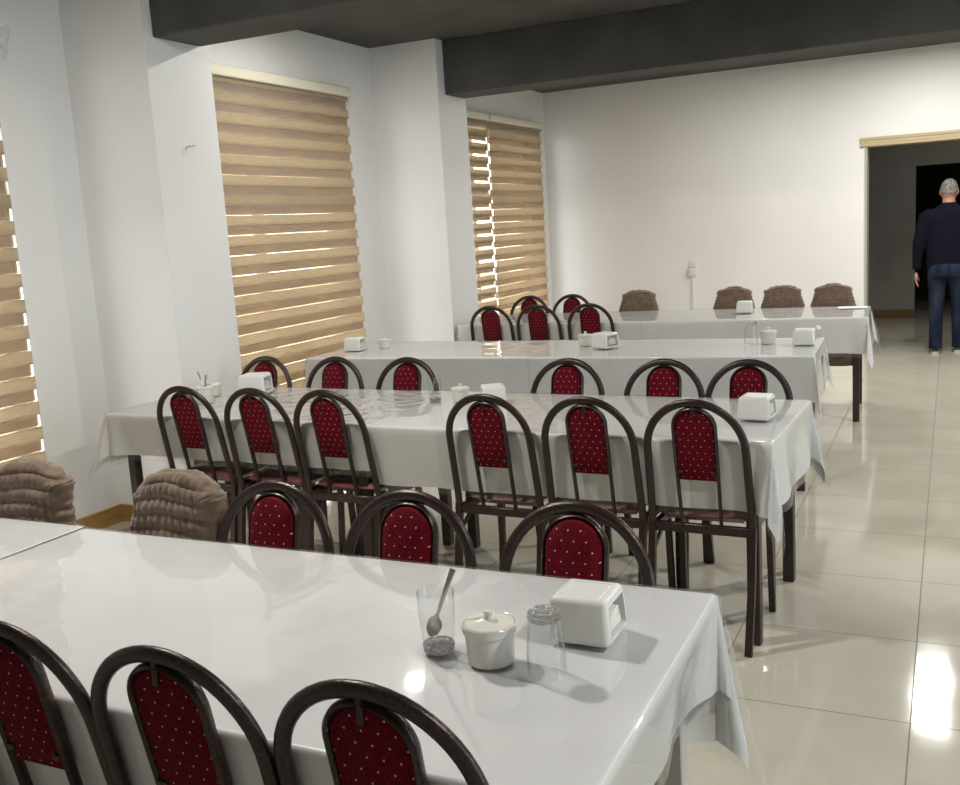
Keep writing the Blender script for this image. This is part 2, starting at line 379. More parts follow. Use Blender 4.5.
# doorway and its trim
d = empty('door_1', ((DX0+DX1)/2, YB, 0)); d['kind'] = 'structure'
hw = (DX1-DX0)/2
for s in (-1, 1):
    bm = NB(); box(bm, min(s*hw, s*(hw-0.02)), max(s*hw, s*(hw-0.02)), -0.012, 0.25, 0, DZ)
    obj('door_jamb', bm, M_jamb, d, False)
bm = NB(); box(bm, -hw-0.045, hw+0.045, -0.016, 0, DZ-0.005, DZ+0.085, 0.004, 1)
box(bm, -hw-0.045, hw+0.045, -0.024, -0.015, DZ+0.055, DZ+0.085, 0.003, 1); box(bm, -hw-0.045, hw+0.045, -0.022, -0.015, DZ-0.005, DZ+0.012, 0.003, 1)
obj('door_head_trim', bm, M_trim, d, False)
bm = NB(); box(bm, -hw, hw, 0, 0.25, DZ-0.006, DZ); obj('door_head', bm, M_trim, d, False)
# dim hall beyond, with a dark opening
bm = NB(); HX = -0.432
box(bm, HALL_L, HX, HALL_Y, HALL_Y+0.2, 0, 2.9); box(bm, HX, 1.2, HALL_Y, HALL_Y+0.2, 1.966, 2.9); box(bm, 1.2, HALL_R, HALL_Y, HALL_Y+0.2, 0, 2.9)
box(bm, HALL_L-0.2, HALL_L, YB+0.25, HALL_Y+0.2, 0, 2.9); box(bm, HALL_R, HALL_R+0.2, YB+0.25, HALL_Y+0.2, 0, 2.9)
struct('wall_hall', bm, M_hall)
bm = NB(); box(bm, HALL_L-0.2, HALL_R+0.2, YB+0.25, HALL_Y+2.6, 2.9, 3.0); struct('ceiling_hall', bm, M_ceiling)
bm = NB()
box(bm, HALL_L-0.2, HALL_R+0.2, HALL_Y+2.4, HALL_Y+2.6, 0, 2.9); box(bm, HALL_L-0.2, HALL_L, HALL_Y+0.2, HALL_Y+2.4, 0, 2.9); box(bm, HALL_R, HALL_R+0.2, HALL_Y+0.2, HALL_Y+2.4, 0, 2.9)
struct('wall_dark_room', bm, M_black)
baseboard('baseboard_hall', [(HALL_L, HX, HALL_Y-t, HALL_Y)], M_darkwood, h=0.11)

# ------------------------------------------------------------------ blinds
PITCH, BAND_F, BAND_B, SHIFT = 0.1285, 0.068, 0.068, 0.031
def strips(y0, y1, xo, z_top, z_bot, phase, band, wob):
    bm = NB(); z = z_top-phase
    ny = max(6, int((y1-y0)/0.12))
    while z > z_bot:
        za, zb = min(z, z_top), max(z-band, z_bot)
        if za-zb > 0.004:
            prev = None
            for k in range(ny+1):
                yy = y0+(y1-y0)*k/ny
                dx = wob*noise.noise(Vector((yy*1.7, z*2.1, 3.0+xo*50)))
                cur = (bm.verts.new((xo+dx, yy, za)), bm.verts.new((xo+dx, yy, zb)), bm.verts.new((xo+dx-0.0012, yy, zb)), bm.verts.new((xo+dx-0.0012, yy, za)))
                if prev:
                    for q in range(4): bm.faces.new((prev[q], prev[(q+1) % 4], cur[(q+1) % 4], cur[q]))
                else: bm.faces.new(cur[::-1])
                prev = cur
            bm.faces.new(prev)
        z -= PITCH
    return bm
def blind(y0, y1, label, slit, z_top=2.56, z_bot=0.42, rail=True, rail_to=0.0, back_in=0.0):
    o = empty('roller_blind', (XL+0.085, (y0+y1)/2, z_bot)); h = (y1-y0)/2
    tag(o, label, 'window blind', 'tan striped window blinds')
    T = z_top-z_bot
    if rail:
        bm = NB(); box(bm, -0.075, 0.028, -h-0.03, h+0.03+rail_to, T-0.005, T+0.065, 0.012, 3); obj('head_rail', bm, M_rail, o)
    obj('front_fabric', strips(-h, h, 0.0, T, 0.02, -SHIFT, BAND_F, 0.004), M_blind, o)
    obj('back_fabric', strips(-h, h-back_in, -0.021, T, 0.02, PITCH-slit-BAND_B-SHIFT, BAND_B, 0.003), M_blind, o)
    obj('sheer_fabric', strips(-h, h-0.028, 0.0, T, 0.02, BAND_F-PITCH-SHIFT, PITCH-BAND_F, 0.004), M_sheer, o)
    bm = NB(); sweep(bm, [(-0.01, -h, 0.01), (-0.01, h, 0.01)], 0.011, 0.011, (0, 0, 1), 10); obj('bottom_rail', bm, M_rail, o)
    return o
blind(0.85, 3.468, 'tan striped blind at the left edge of the photo, white squares down its side', 0.0028)
blind(4.62, 6.60, 'large tan striped blind between the two white wall columns', 0.0028)
blind(7.72, 9.128, 'narrow visible strip of tan blind with wide bright slits beside the far column', 0.024, rail_to=0.0)
blind(9.15, 10.55, 'tan striped blind nearest the back wall corner behind the rear chairs', 0.0028)

# ------------------------------------------------------------------ tables, cloths, plastic covers
TH = 0.75
class Row:
    def __init__(s, x, y, deg, depth): s.o = Vector((x, y, 0)); s.r = math.radians(deg); s.d = depth
    def P(s, u, v, z=0.0):
        return Vector((s.o.x+u*math.cos(s.r)-v*math.sin(s.r), s.o.y+u*math.sin(s.r)+v*math.cos(s.r), z))
R1 = Row(-0.433, 1.140, 0.0, 0.787); R2 = Row(-0.538, 3.319, -1.9, 0.79); R3 = Row(-0.648, 5.377, 2.2, 0.785); R4 = Row(-0.519, 7.279, 2.9, 0.825)
INS = 0.012
def table(row, u0, u1, label, legmat=None):
    legmat = legmat or M_tleg; Lx, D = u1-u0, row.d
    o = empty('dining_table', row.P((u0+u1)/2, D/2), row.r); tag(o, label, 'table', 'long dining tables')
    hx, hy = Lx/2-INS, D/2-INS
    bm = NB(); box(bm, -hx, hx, -hy, hy, 0.722, TH-0.004, 0.004, 1); obj('tabletop', bm, M_board, o, False)
    bm = NB(); a, b = hx-0.07, hy-0.05
    for s in (-1, 1):
        box(bm, -a, a, min(s*b, s*(b-0.025)), max(s*b, s*(b-0.025)), 0.665, 0.722); box(bm, min(s*a, s*(a-0.025)), max(s*a, s*(a-0.025)), -b+0.025, b-0.025, 0.665, 0.722)
    obj('apron', bm, legmat, o, False)
    for sx in (-1, 1):
        for sy in (-1, 1):
            bm = NB(); cx, cy = sx*(hx-0.060), sy*(hy-0.052)
            box(bm, cx-0.0225, cx+0.0225, cy-0.0225, cy+0.0225, 0, 0.722, 0.003, 1); obj('leg', bm, legmat, o, False)
    return o
def drape(name, row, u0, u1, over, material, lift, seed, tuck=(0.20, 0.20), amp=1.0, side=0.03, fin=None, flare=(0.08, 0.15, 0.08, 0.15), parent=None):
    """over = overhang (left, right, front, back); tuck = inward slope of the front and back skirts where chairs are pushed in"""
    Lx, D = u1-u0, row.d; ol, orr, of, ob = over; rad = 0.010
    def axis(n_in, a, b, length):
        xs = [length*i/n_in for i in range(n_in+1)]
        fine = [rad*PI/2*f for f in (0.25, 0.5, 0.75, 1.0)]
        def ext(o): return [] if o <= 0 else fine+[rad*PI/2+(o-rad*PI/2)*(i/12) for i in range(1, 13)]
        return [-e for e in ext(a)][::-1]+xs+[length+e for e in ext(b)]
    us = axis(int(Lx/0.03), ol, orr, Lx); vs = axis(int(D/0.03), of, ob, D)
    def hang(s):
        q = rad*PI/2
        if s < q: th = s/rad; return rad*math.sin(th), rad*(1-math.cos(th))
        return rad, rad+s-q
    def sm(x, a, b): x = min(1, max(0, (x-a)/(b-a))); return x*x*(3-2*x)
    bm = NB(); grid = []
    for u in us:
        rowv = []
        for v in vs:
            su = -u if u < 0 else (u-Lx if u > Lx else 0.0); sv = -v if v < 0 else (v-D if v > D else 0.0)
            sx = -1 if u < 0 else 1; sy = -1 if v < 0 else 1
            cu, cv = min(max(u, 0), Lx), min(max(v, 0), D)
            if su == 0 and sv == 0:
                z = 0.0012*noise.noise(Vector((u*5, v*5, seed)))*amp; x, y = cu, cv
            elif su == 0 or sv == 0:
                s = su or sv; o, dn = hang(s)
                al = u if sv else v; span = Lx if sv else D
                lo, hi = (ol, orr) if sv else (of, ob)
                e = min(al if lo > 0 else 9, span-al if hi > 0 else 9); corner = sm(e, 0.0, 0.10)
                rip = 0.5+0.5*math.sin(al*17+seed*3+1.5*noise.noise(Vector((al*3, seed, 0))))
                k = sm(s, 0.02, 0.28)
                if sv: slope = -tuck[0 if sy < 0 else 1]*corner
                else: slope = side*corner
                off = o+max(0, s-0.02)*slope+0.016*rip*k*corner*(0.15 if sv else 1.0)*amp+lift
                off += 0.004*noise.noise(Vector((al*9, s*9, seed+4)))*k*amp
                x, y, z = (cu+sx*off, cv, -dn) if su else (cu, cv+sy*off, -dn)
                z += 0.006*k*noise.noise(Vector((al*6, seed, 1)))
            else:
                r = math.hypot(su, sv); th = math.atan2(sv, su); o, dn = hang(r)
                k = sm(r, 0.02, 0.28); w = math.sin(2*th)**2
                flr = flare[(0 if sx < 0 else 2)+(0 if sy < 0 else 1)]; fl = r*flr*w+lift
                ax, ay = fin[:2] if fin and (sx, sy) == fin[2:] else (0.72+0.28*math.cos(2*th), 0.72-0.28*math.cos(2*th))
                dx = math.cos(th)*o+fl*ax; dy = math.sin(th)*o+fl*ay
                wob = 0.012*k*math.sin(th*6+seed)*amp
                x, y, z = cu+sx*(dx+wob), cv+sy*(dy-wob), -dn*math.cos(flr*0.8*w)
            p = row.P(u0+x, y, TH+lift+z); rowv.append(bm.verts.new(p))
        grid.append(rowv)
    for i in range(len(us)-1):
        for j in range(len(vs)-1): bm.faces.new((grid[i][j], grid[i+1][j], grid[i+1][j+1], grid[i][j+1]))
    c = row.P((u0+u1)/2, row.d/2, TH)
    for v in bm.verts: v.co -= c
    o = obj(name, bm, material, parent, True, 60); o.location = c
    return o
E1, E2, E3, E4 = -1.782, -1.62, -1.60, -1.59
F1, F2, F3, F4 = -3.55, -3.11, -3.125, -3.08
# row, u0, u1, table label, cloth label, cover label, overhang, thin, crumpled, leg material
SETS = [
 (R1, E1, 0, 'white clothed table in the foreground carrying two glasses and sugar bowl', 'white cloth on the foreground table under the two glasses', 'glossy clear plastic over the foreground table with two glasses', (0, 0.215, 0.285, 0.335), 0, 0, M_paleleg),
 (R1, F1, E1, 'table at lower left corner, joined to the foreground table end', 'white cloth on the empty table at lower left corner', 'clear plastic on the empty table at lower left corner', (0.2, 0, 0.275, 0.275), 0, 0, M_paleleg),
 (R2, E2, 0, 'table with dark legs behind the foreground, its end beside the aisle', 'white cloth on second row table hanging at the aisle with a pointed corner', 'clear plastic over the second row table beside the aisle', (0, 0.24, 0.265, 0.275), 0, 0, None),
 (R2, F2, E2, 'second row table against the first wall column, near the spoons pot', 'thin white cloth with pointed left corner by the first wall column', 'crumpled clear plastic on second row table near the first wall column', (0.24, 0, 0.21, 0.25), 1, 1, None),
 (R3, E3, 0, 'third row table beside the aisle with upturned glass and sugar bowl', 'white cloth on third row table with tangled corner at the aisle', 'clear plastic over third row table holding the upturned glass', (0, 0.22, 0.25, 0.24), 0, 0, None),
 (R3, F3, E3, 'third row table end near the large tan blind', 'white cloth on third row table near the large tan blind', 'clear plastic on third row table near the large tan blind', (0.2, 0, 0.25, 0.25), 0, 0, None),
 (R4, E4, 0, 'rearmost table beside the doorway, in front of brown covered chairs', 'white cloth on rearmost table with its corner hanging near the doorway', 'clear plastic over rearmost table in front of brown covered chairs', (0, 0.25, 0.265, 0.265), 0, 0, None),
 (R4, F4, E4, 'rearmost table in the far left corner by the last blind', 'white cloth on rearmost table in the far left corner', 'clear plastic on rearmost table in the far left corner', (0.2, 0, 0.26, 0.26), 0, 0, None),
]
# outward flare of the hanging corners: front left, back left, front right, back right
SD = [-0.22, 0.03, 0.03, -0.12]+[0.03]*4
FIN = {0: (1.2, 0.1, 1, 1), 3: (1.25, 0.1, -1, -1)}
LIFT = [0, 0.0045, 0, 0, 0, 0.002, 0, 0.002]
LAP = [0, 0.012, 0, 0, 0, 0.008, 0, 0.008]
TK = [(0.2, 0.2)]*4+[(0.05, 0.05)]*2+[(0.2, 0.2)]*2
FL = [(0.1, 0.1, 0.08, 0.16)]*2+[(0.1, 0.1, 0.04, 0.16)]+[(0.30, 0.15, 0.1, 0.1)]+[(0.1, 0.1, 0.2, 0.15)]+[(0.12,)*4]+[(0.1, 0.1, 0.1, 0.18)]+[(0.08,)*4]
for i, (row, u0, u1, tl, cl, pl, ov, thin, crum, lm) in enumerate(SETS):
    table(row, u0, u1, tl, lm)
    tag(drape('tablecloth', row, u0, u1+LAP[i], ov, M_thincloth if thin else M_cloth, LIFT[i], i*1.7+0.3, flare=FL[i], tuck=TK[i], side=SD[i], fin=FIN.get(i)), cl, 'tablecloth', 'white tablecloths')
    ov2 = tuple(o+0.03 if o else 0 for o in ov)
    tag(drape('plastic_cover', row, u0, u1+LAP[i], ov2, M_plastic_crumpled if crum else M_plastic, LIFT[i]+0.0035, i*1.7+0.3, amp=1.25, flare=tuple(f+0.05 for f in FL[i]), tuck=TK[i], side=SD[i], fin=FIN.get(i)), pl, 'plastic table cover', 'clear plastic table covers')

# ------------------------------------------------------------------ chairs
HC = 0.908
def yb(z):
    return 0.07*z/0.44 if z < 0.44 else 0.07-(z-0.44)*0.2
def frame_pts(w0, w1, zc, top, z0):
    pts = []
    for k in range(7):
        z = z0+(zc-z0)*k/6; w = w0+(w1-w0)*k/6; pts.append((-w, yb(z), z))
    for k in range(1, 24):
        a = PI*k/24; pts.append((-w1*math.cos(a), yb(zc+(top-zc)*math.sin(a)), zc+(top-zc)*math.sin(a)))
    for k in range(6, -1, -1):
        z = z0+(zc-z0)*k/6; w = w0+(w1-w0)*k/6; pts.append((w, yb(z), z))
    return pts
TILTN = Vector((0, 1, 0.2)).normalized()
def leg_set(o, m):
    for s in (-1, 1):
        bm = NB(); sweep(bm, [(s*0.172, 0.0, 0), (s*0.178, 0.035, 0.22), (s*0.178, 0.0702, 0.445)], 0.0125, 0.0125, (0, 1, 0), square=True)
        l = obj('leg', bm, m, o)
        bm = NB(); sweep(bm, [(s*0.172, 0.425, 0), (s*0.166, 0.40, 0.43)], 0.0115, 0.0115, (0, 1, 0), square=True); obj('leg', bm, m, o)
        bm = NB(); sweep(bm, [(s*0.172, 0.052, 0.34), (s*0.167, 0.22, 0.425)], 0.004, 0.009, (0, -0.4, 1), square=True); obj('brace', bm, m, o)
    bm = NB()
    for s in (-1, 1): box(bm, s*0.168-0.011, s*0.168+0.011, 0.065, 0.405, 0.406, 0.440, 0.003, 1)
    box(bm, -0.168, 0.168, 0.06, 0.082, 0.406, 0.440, 0.003, 1); box(bm, -0.158, 0.158, 0.385, 0.407, 0.406, 0.440, 0.003, 1)
    obj('seat_frame', bm, m, o)
def seat_bm(z0=0.440, z1=0.492, hw=0.165, y0=0.082, y1=0.425):
    bm = NB(); n, m = 14, 14; g = {}
    for side in (0, 1):
        for i in range(n+1):
            for j in range(m+1):
                a, b = -1+2*i/n, -1+2*j/m
                # square to rounded square
                k = 0.10; x = a*math.sqrt(max(0, 1-k*b*b)); y = b*math.sqrt(max(0, 1-k*a*a))
                e = max(abs(a), abs(b)); ed = max(0.0, (e-0.72)/0.28)
                h = math.sqrt(max(0, 1-ed**2.5))
                zt = z0+(z1-z0)*(0.5+0.5*h) if side else z0+(z1-z0)*0.5*(1-h)
                if side: zt += 0.002*noise.noise(Vector((x*6, y*6, 2)))
                key = (i, j, side if e < 1 else 0)
                if key not in g: g[key] = bm.verts.new((x*hw, (y0+y1)/2+y*(y1-y0)/2, zt))
    for side in (0, 1):
        for i in range(n):
            for j in range(m):
                ks = [(i, j), (i+1, j), (i+1, j+1), (i, j+1)]
                vs = [g.get((p, q, side), g.get((p, q, 0))) for p, q in ks]
                try: bm.faces.new(vs)
                except ValueError: pass
    return bm
def make_chair():
    o = empty('dining_chair', (0, 0, 0))
    bm = NB(); sweep(bm, frame_pts(0.178, 0.171, 0.722, HC-0.0145, 0.435), 0.0145, 0.0115, TILTN, 12); bf = obj('back_frame', bm, M_frame, o)
    bm = NB(); pts = frame_pts(0.070, 0.073, HC-0.034-0.070, HC-0.034, 0.435); sweep(bm, pts, 0.0065, 0.0125, TILTN, 8); obj('inner_back_frame', bm, M_frame, o)
    # upholstered panel with a round top
    bm = NB(); zb_, zc, top, w = 0.610, HC-0.104, HC-0.040, 0.067
    out = [(-w, zb_), (-w, (zb_+zc)/2), (-w, zc)]+[(-w*math.cos(PI*k/16), zc+(top-zc)*math.sin(PI*k/16)) for k in range(1, 16)]+[(w, zc), (w, (zb_+zc)/2), (w, zb_)]
    def ringv(sc, off): 
        cz = (zb_+top)/2
        return [bm.verts.new((x*sc[0], yb(cz+(z-cz)*sc[1])+off, cz+(z-cz)*sc[1]+off*0.2)) for x, z in out]
    rs = [ringv((0.90, 0.975), -0.0075), ringv((1, 1), -0.004), ringv((1, 1), 0.008), ringv((0.9, 0.97), 0.022), ringv((0.6, 0.8), 0.030)]
    for a, b in zip(rs, rs[1:]):
        for k in range(len(out)): bm.faces.new((a[k], a[(k+1) % len(out)], b[(k+1) % len(out)], b[k]))
    bm.faces.new(rs[0]); bm.faces.new(rs[-1][::-1])
    obj('backrest', bm, M_red, o, True, 50)
    bm = NB(); z = HC-0.045; box(bm, -0.006, 0.006, yb(z)-0.0135, yb(z)-0.0075, HC-0.066, HC-0.022, 0.002, 1); obj('bracket', bm, M_frame, o)
    for s in (-1, 1):
        bm = NB(); box(bm, s*0.058-0.009, s*0.058+0.009, yb(0.64)-0.0125, yb(0.64)-0.0065, 0.633, 0.645, 0.002, 1); obj('bracket', bm, M_frame, o)
    obj('seat', seat_bm(), M_seat, o, True, 60)
    leg_set(o, M_frame)
    return o
CH0 = make_chair(); used = []
def put(proto, row, u, side, label, group, cat='chair', gap=0.046, du=0.0, turn=0.0):
    """u along the row; side = near or far edge of the table the chair is pushed up to"""
    if side == 'near': loc, rz = row.P(u, -gap), row.r+turn
    else: loc, rz = row.P(u, row.d+gap), row.r+PI+turn
    if proto not in used: used.append(proto); o = proto; o.location = loc; o.rotation_euler = (0, 0, rz)
    else: o = copy_tree(proto, loc, rz)
    return tag(o, label, cat, group)
GA = 'red backed chairs along the tables'
CHAIRS = []   # filled below: row, u, side, label
def to_u(row, X): return (X-row.o.x)/math.cos(row.r)
for X, lab in zip((-1.478, -1.115, -0.738), ('red dotted arched chair cut by the lower left photo corner', 'red dotted arched chair at photo bottom, middle one before the foreground table', 'red dotted arched chair at photo bottom, rightmost one before the foreground table')):
    CHAIRS.append((R1, to_u(R1, X), 'near', lab, 0.040))
for X, lab in zip((-1.570, -1.172, -0.747), ('arched red chair beyond the foreground table beside the brown covered chair', 'arched red chair beyond the foreground table, behind the glass with the spoon', 'arched red chair beyond the foreground table, behind the white napkin holder')):
    CHAIRS.append((R1, to_u(R1, X), 'far', lab))
for X, lab in zip((-3.095, -2.695, -2.315, -1.578, -1.174, -0.782), (
    'arched red chair farthest left in second row, nearest the first wall column', 'second red chair from the wall column in second row',
    'third red chair from the wall column, before the cloth gap in second row', 'red chair in second row just right of the cloth gap',
    'red chair in second row, middle of the three at the aisle table', 'red chair nearest the aisle in second row, full leg on the tiles')):
    CHAIRS.append((R2, to_u(R2, X), 'near', lab))
for X, lab in zip((-3.37, -2.91, -2.47, -1.61, -1.155, -0.79), (
    'red chair top beyond second row, against the large blind beside a napkin holder', 'red chair top beyond second row, at the left table third row corner',
    'red chair top beyond second row, behind the glass with a spoon', 'red chair top beyond second row, leftmost of three at the aisle table',
    'red chair top beyond second row, middle of three at the aisle table', 'red chair top beyond second row behind the napkin holder by the aisle')):
    CHAIRS.append((R2, to_u(R2, X), 'far', lab))
for X, lab in zip((-3.30, -2.905, -2.485), ('small red chair before the rear table, leftmost under the last blind', 'small red chair before the rear table, middle of the three', 'small red chair before the rear table, behind the third row napkin holder')):
    CHAIRS.append((R4, to_u(R4, X), 'near', lab))
for X, lab in zip((-3.30, -2.91), ('red chair behind the rear table in front of the last blind', 'red chair behind the rear table beside the far white wall corner')):
    CHAIRS.append((R4, to_u(R4, X), 'far', lab))
for row, u, side, lab, *g in CHAIRS: put(CH0, row, u, side, lab, GA, gap=g[0] if g else 0.050)

# covered chairs
def cover_back(seed, ridged):
    bm = NB(); nr, nh = 92, 96; z0, z1, ze = (0.40, 0.918, 0.862) if ridged else (0.40, 0.902, 0.846); rings = []
    rnd = random.Random(seed); jit = [rnd.uniform(-1, 1) for _ in range(8)]
    for i in range(nr+1):
        f = i/nr; z = z0+(z1-z0)*(1-(1-f)**1.5)
        if z < ze: q = max(0.0, (z-0.66)/(ze-0.66)); w = 0.190-0.048*q**1.2; th = 0.034
        else: q = (z-ze)/(z1-ze); w = 0.142*max(0.0, 1-q**2.2)**0.6; th = 0.034*max(0.0, 1-q**3)**0.5
        if ridged and z < ze: w -= 0.012*max(0.0, (z-0.7)/(ze-0.7))
        ring = []
        for side in (1, -1):
            for k in range(nh):
                c = -side*math.cos(PI*k/nh)*0.25+0.75*side*(2*k/nh-1); x = w*c
                y = side*th*max(0.0, 1-abs(c)**5)**0.5
                # gathered corners standing out as frilled ears
                ear = 0.0
                for e, sx in enumerate((-1, 1)):
                    ez, ex = ze-0.006+0.010*jit[e], (0.130 if not ridged else 0.120)*sx
                    ear += math.exp(-(((z-ez)/0.020)**2+((x-ex)/0.030)**2))*(0.8+0.4*jit[2+e])*(0.5 if ridged else 1.0)
                arc = z+1.3*x*x*max(0.0, (z-0.62)/0.3)+0.003*math.sin(x*28+jit[4]*3)
                xx = x/max(w, 0.140)*0.185
                if ridged: d = 0.0075*abs(math.sin(PI*arc/0.024))**0.8+0.002*math.sin(x*150+z*30)
                else:
                    a = abs(math.sin(PI*arc/0.040))**0.4; b = abs(math.sin(PI*(xx+0.005*jit[5]+0.004*noise.noise(Vector((z*14, x*6, seed))))/0.029))**0.4
                    d = 0.0125*a*(0.45+0.55*b)
                d += 0.004*noise.noise(Vector((x*24, z*24, seed)))
                edge = abs(c)**6
                d += edge*0.006*math.sin(z*230+seed+side)
                if ear > 0.05: d += 0.007*ear*math.sin(z*420+x*200)
                ring.append(bm.verts.new((x+d*0.5*c+math.copysign(0.009, x)*ear, yb(min(z, 0.9))+y+side*d*(1-edge)+side*0.010*ear, z+0.014*ear+(0.8*d*(z-ze)/(z1-ze) if z > ze else 0.0))))
        rings.append(ring)
    nc = len(rings[0])
    for a, b in zip(rings, rings[1:]):
        for k in range(nc): bm.faces.new((a[k], a[(k+1) % nc], b[(k+1) % nc], b[k]))
    bm.faces.new(rings[-1]); bm.faces.new(rings[0][::-1])
    return bm
def cover_seat():
    bm = NB(); nc = 72; rings = []
    prof = [(0.55, 0.488), (0.85, 0.490), (0.97, 0.482), (1.03, 0.462), (1.05, 0.43), (1.06, 0.38), (1.05, 0.335)]
    for sc, z in prof:
        ring = []
        for k in range(nc):
            a = 2*PI*k/nc; c, s = math.cos(a), math.sin(a)
            x = 0.178*sc*math.copysign(abs(c)**0.5, c); y = 0.245+0.178*sc*math.copysign(abs(s)**0.5, s)
            ring.append(bm.verts.new((x+0.004*math.sin(k*1.7), y+0.004*math.cos(k*1.9), z)))
        rings.append(ring)
    for a, b in zip(rings, rings[1:]):
        for k in range(nc): bm.faces.new((a[k], a[(k+1) % nc], b[(k+1) % nc], b[k]))
    bm.faces.new(rings[0])
    return bm
def make_covered(seed, ridged):
    o = empty('covered_chair', (0, 0, 0))
    obj('backrest_cover', cover_back(seed, ridged), M_cover, o, True, 180)
    obj('seat_cover', cover_seat(), M_cover, o, True, 180)
    leg_set(o, M_frame)
    return o
GC = 'chairs in brown knit covers'
COV = [(R1, -2.50, 'brown knit covered chair at the left photo edge below the blind', 0), (R1, -1.915, 'brown bubble knit covered chair between left blind and red chairs', 0),
       (R4, -2.33, 'brown covered chair behind rear table, leftmost of four, beside the red chairs', 1), (R4, -1.545, 'brown covered chair behind rear table, just right of the wall socket', 1),
       (R4, -1.165, 'brown covered chair behind rear table, third of four from the left', 1), (R4, -0.785, 'brown covered chair behind rear table nearest the doorway', 1)]
for i, (row, X, lab, rg) in enumerate(COV):
    put(make_covered(i*3+1, rg), row, to_u(row, X), 'far', lab, GC, gap=0.075, turn=(0.06, -0.05, 0.1, -0.08, 0.12, 0.0)[i])

# ------------------------------------------------------------------ things on the tables
ZT = TH+0.0055
def make_dispenser():
    o = empty('napkin_dispenser', (0, 0, 0))
    bm = NB(); r = bmesh.ops.create_cube(bm, size=1.0)
    for v in r['verts']:
        k = 1.0 if v.co.z < 0 else 0.90
        v.co = Vector((v.co.x*0.117*k, v.co.y*0.116*k, 0.003+(v.co.z+0.5)*0.083))
    bmesh.ops.bevel(bm, geom=bm.edges[:], offset=0.011, segments=4, affect='EDGES', profile=0.5)
    def biggest(axis, sgn):
        fs = [f for f in bm.faces if f.normal[axis]*sgn > 0.9]; return max(fs, key=lambda f: f.calc_area())
    bmesh.ops.recalc_face_normals(bm, faces=bm.faces[:])
    for s in (-1, 1):
        f = biggest(0, s); bmesh.ops.inset_region(bm, faces=[f], thickness=0.003, depth=0.0)
        r = bmesh.ops.extrude_face_region(bm, geom=[f]); vs = [g for g in r['geom'] if isinstance(g, bmesh.types.BMVert)]
        bmesh.ops.translate(bm, verts=vs, vec=(-s*0.040, 0, 0)); bmesh.ops.delete(bm, geom=[f], context='FACES')
    f = biggest(2, 1); bmesh.ops.inset_region(bm, faces=[f], thickness=0.007, depth=0.0)
    bmesh.ops.inset_region(bm, faces=[f], thickness=0.0015, depth=-0.0015); bmesh.ops.inset_region(bm, faces=[f], thickness=0.0015, depth=0.001)
    obj('body', bm, M_white_plastic, o, True, 35)
    bm = NB()
    for s in (-1, 1):
        for q in range(5):
            z = 0.022+q*0.007; box(bm, s*0.036-0.016, s*0.036+0.016, -0.032+0.002*q, 0.034-0.003*q, z, z+0.005, 0.002, 1)
    obj('napkins', bm, M_paper, o)
    return o
def make_sugar():
    o = empty('sugar_bowl', (0, 0, 0))
    bm = NB(); lathe(bm, [(0.0, 0.003), (0.036, 0.003), (0.037, 0.0), (0.040, 0.001), (0.042, 0.006), (0.0445, 0.050), (0.0455, 0.056), (0.0485, 0.058), (0.0505, 0.072), (0.0490, 0.074), (0.0470, 0.073), (0.0455, 0.062), (0.042, 0.010), (0.0, 0.008)], 40); obj('bowl', bm, M_cream, o)
    bm = NB(); lathe(bm, [(0.0, 0.064), (0.0450, 0.066), (0.0465, 0.070), (0.044, 0.0735), (0.020, 0.078), (0.009, 0.0795), (0.0075, 0.085), (0.0095, 0.091), (0.008, 0.0945), (0.0, 0.0955)], 40); obj('lid', bm, M_cream, o)
    return o
def glass_meshes(o, flip, H=0.117):
    def fl(p): return [(r, H-z) for r, z in p][::1] if flip else p
    wall = [(0.0285, 0.0165), (0.0325, 0.055), (0.0345, 0.085), (0.0340, H-0.001), (0.0332, H), (0.0325, H-0.001), (0.0330, 0.085), (0.0310, 0.055), (0.0265, 0.019), (0.0, 0.0165)]
    bm = NB(); lathe(bm, fl(wall), 36); obj('glass_wall', bm, M_glass, o)
    bm = NB(); seg = 22; rings = []
    prof = [(0.0, 0.001), (0.0255, 0.0005), (0.0285, 0.004), (0.0275, 0.008), (0.0295, 0.012), (0.0285, 0.016), (0.0, 0.0155)]
    lathe(bm, fl(prof), 44)
    for v in bm.verts:
        rr = math.hypot(v.co.x, v.co.y)
        if rr > 0.02:
            a = math.atan2(v.co.y, v.co.x); k = 1+0.045*math.sin(a*18+v.co.z*500); v.co.x *= k; v.co.y *= k
    obj('crystal_base', bm, M_crystal, o)
def make_glass(flip):
    o = empty('drinking_glass', (0, 0, 0)); glass_meshes(o, flip); return o
def spoon_bm(length=0.150):
    bm = NB(); pts = []; A = []; B = []
    for k in range(25):
        f = k/24; s = f*length
        if f < 0.30: w = 0.0145*math.sqrt(max(0.02, 1-((f-0.15)/0.152)**2)); tk = 0.0016
        else: w = 0.0030+0.0032*((f-0.30)/0.70)**1.5; tk = 0.0014
        dip = -0.006*math.sin(PI*f/0.30) if f < 0.30 else 0.004*math.sin(PI*(f-0.3)/0.7)
        pts.append((s, 0, dip)); A.append(w); B.append(tk)
    sweep(bm, pts, A, B, (0, 0, 1), 10)
    return bm
def spoon(p0, p1, label, roll=0.0):
    a, b = Vector(p0), Vector(p1); d = (b-a); bm = spoon_bm(d.length)
    q = d.to_track_quat('X', 'Z').to_matrix() @ Matrix.Rotation(roll, 3, 'X')
    for v in bm.verts: v.co = q @ v.co
    o = obj('teaspoon', bm, M_steel); o.location = a
    return tag(o, label, 'spoon', 'teaspoons in glasses and pots')
G = {'d': make_dispenser(), 's': make_sugar(), 'g': make_glass(False), 'gi': make_glass(True)}
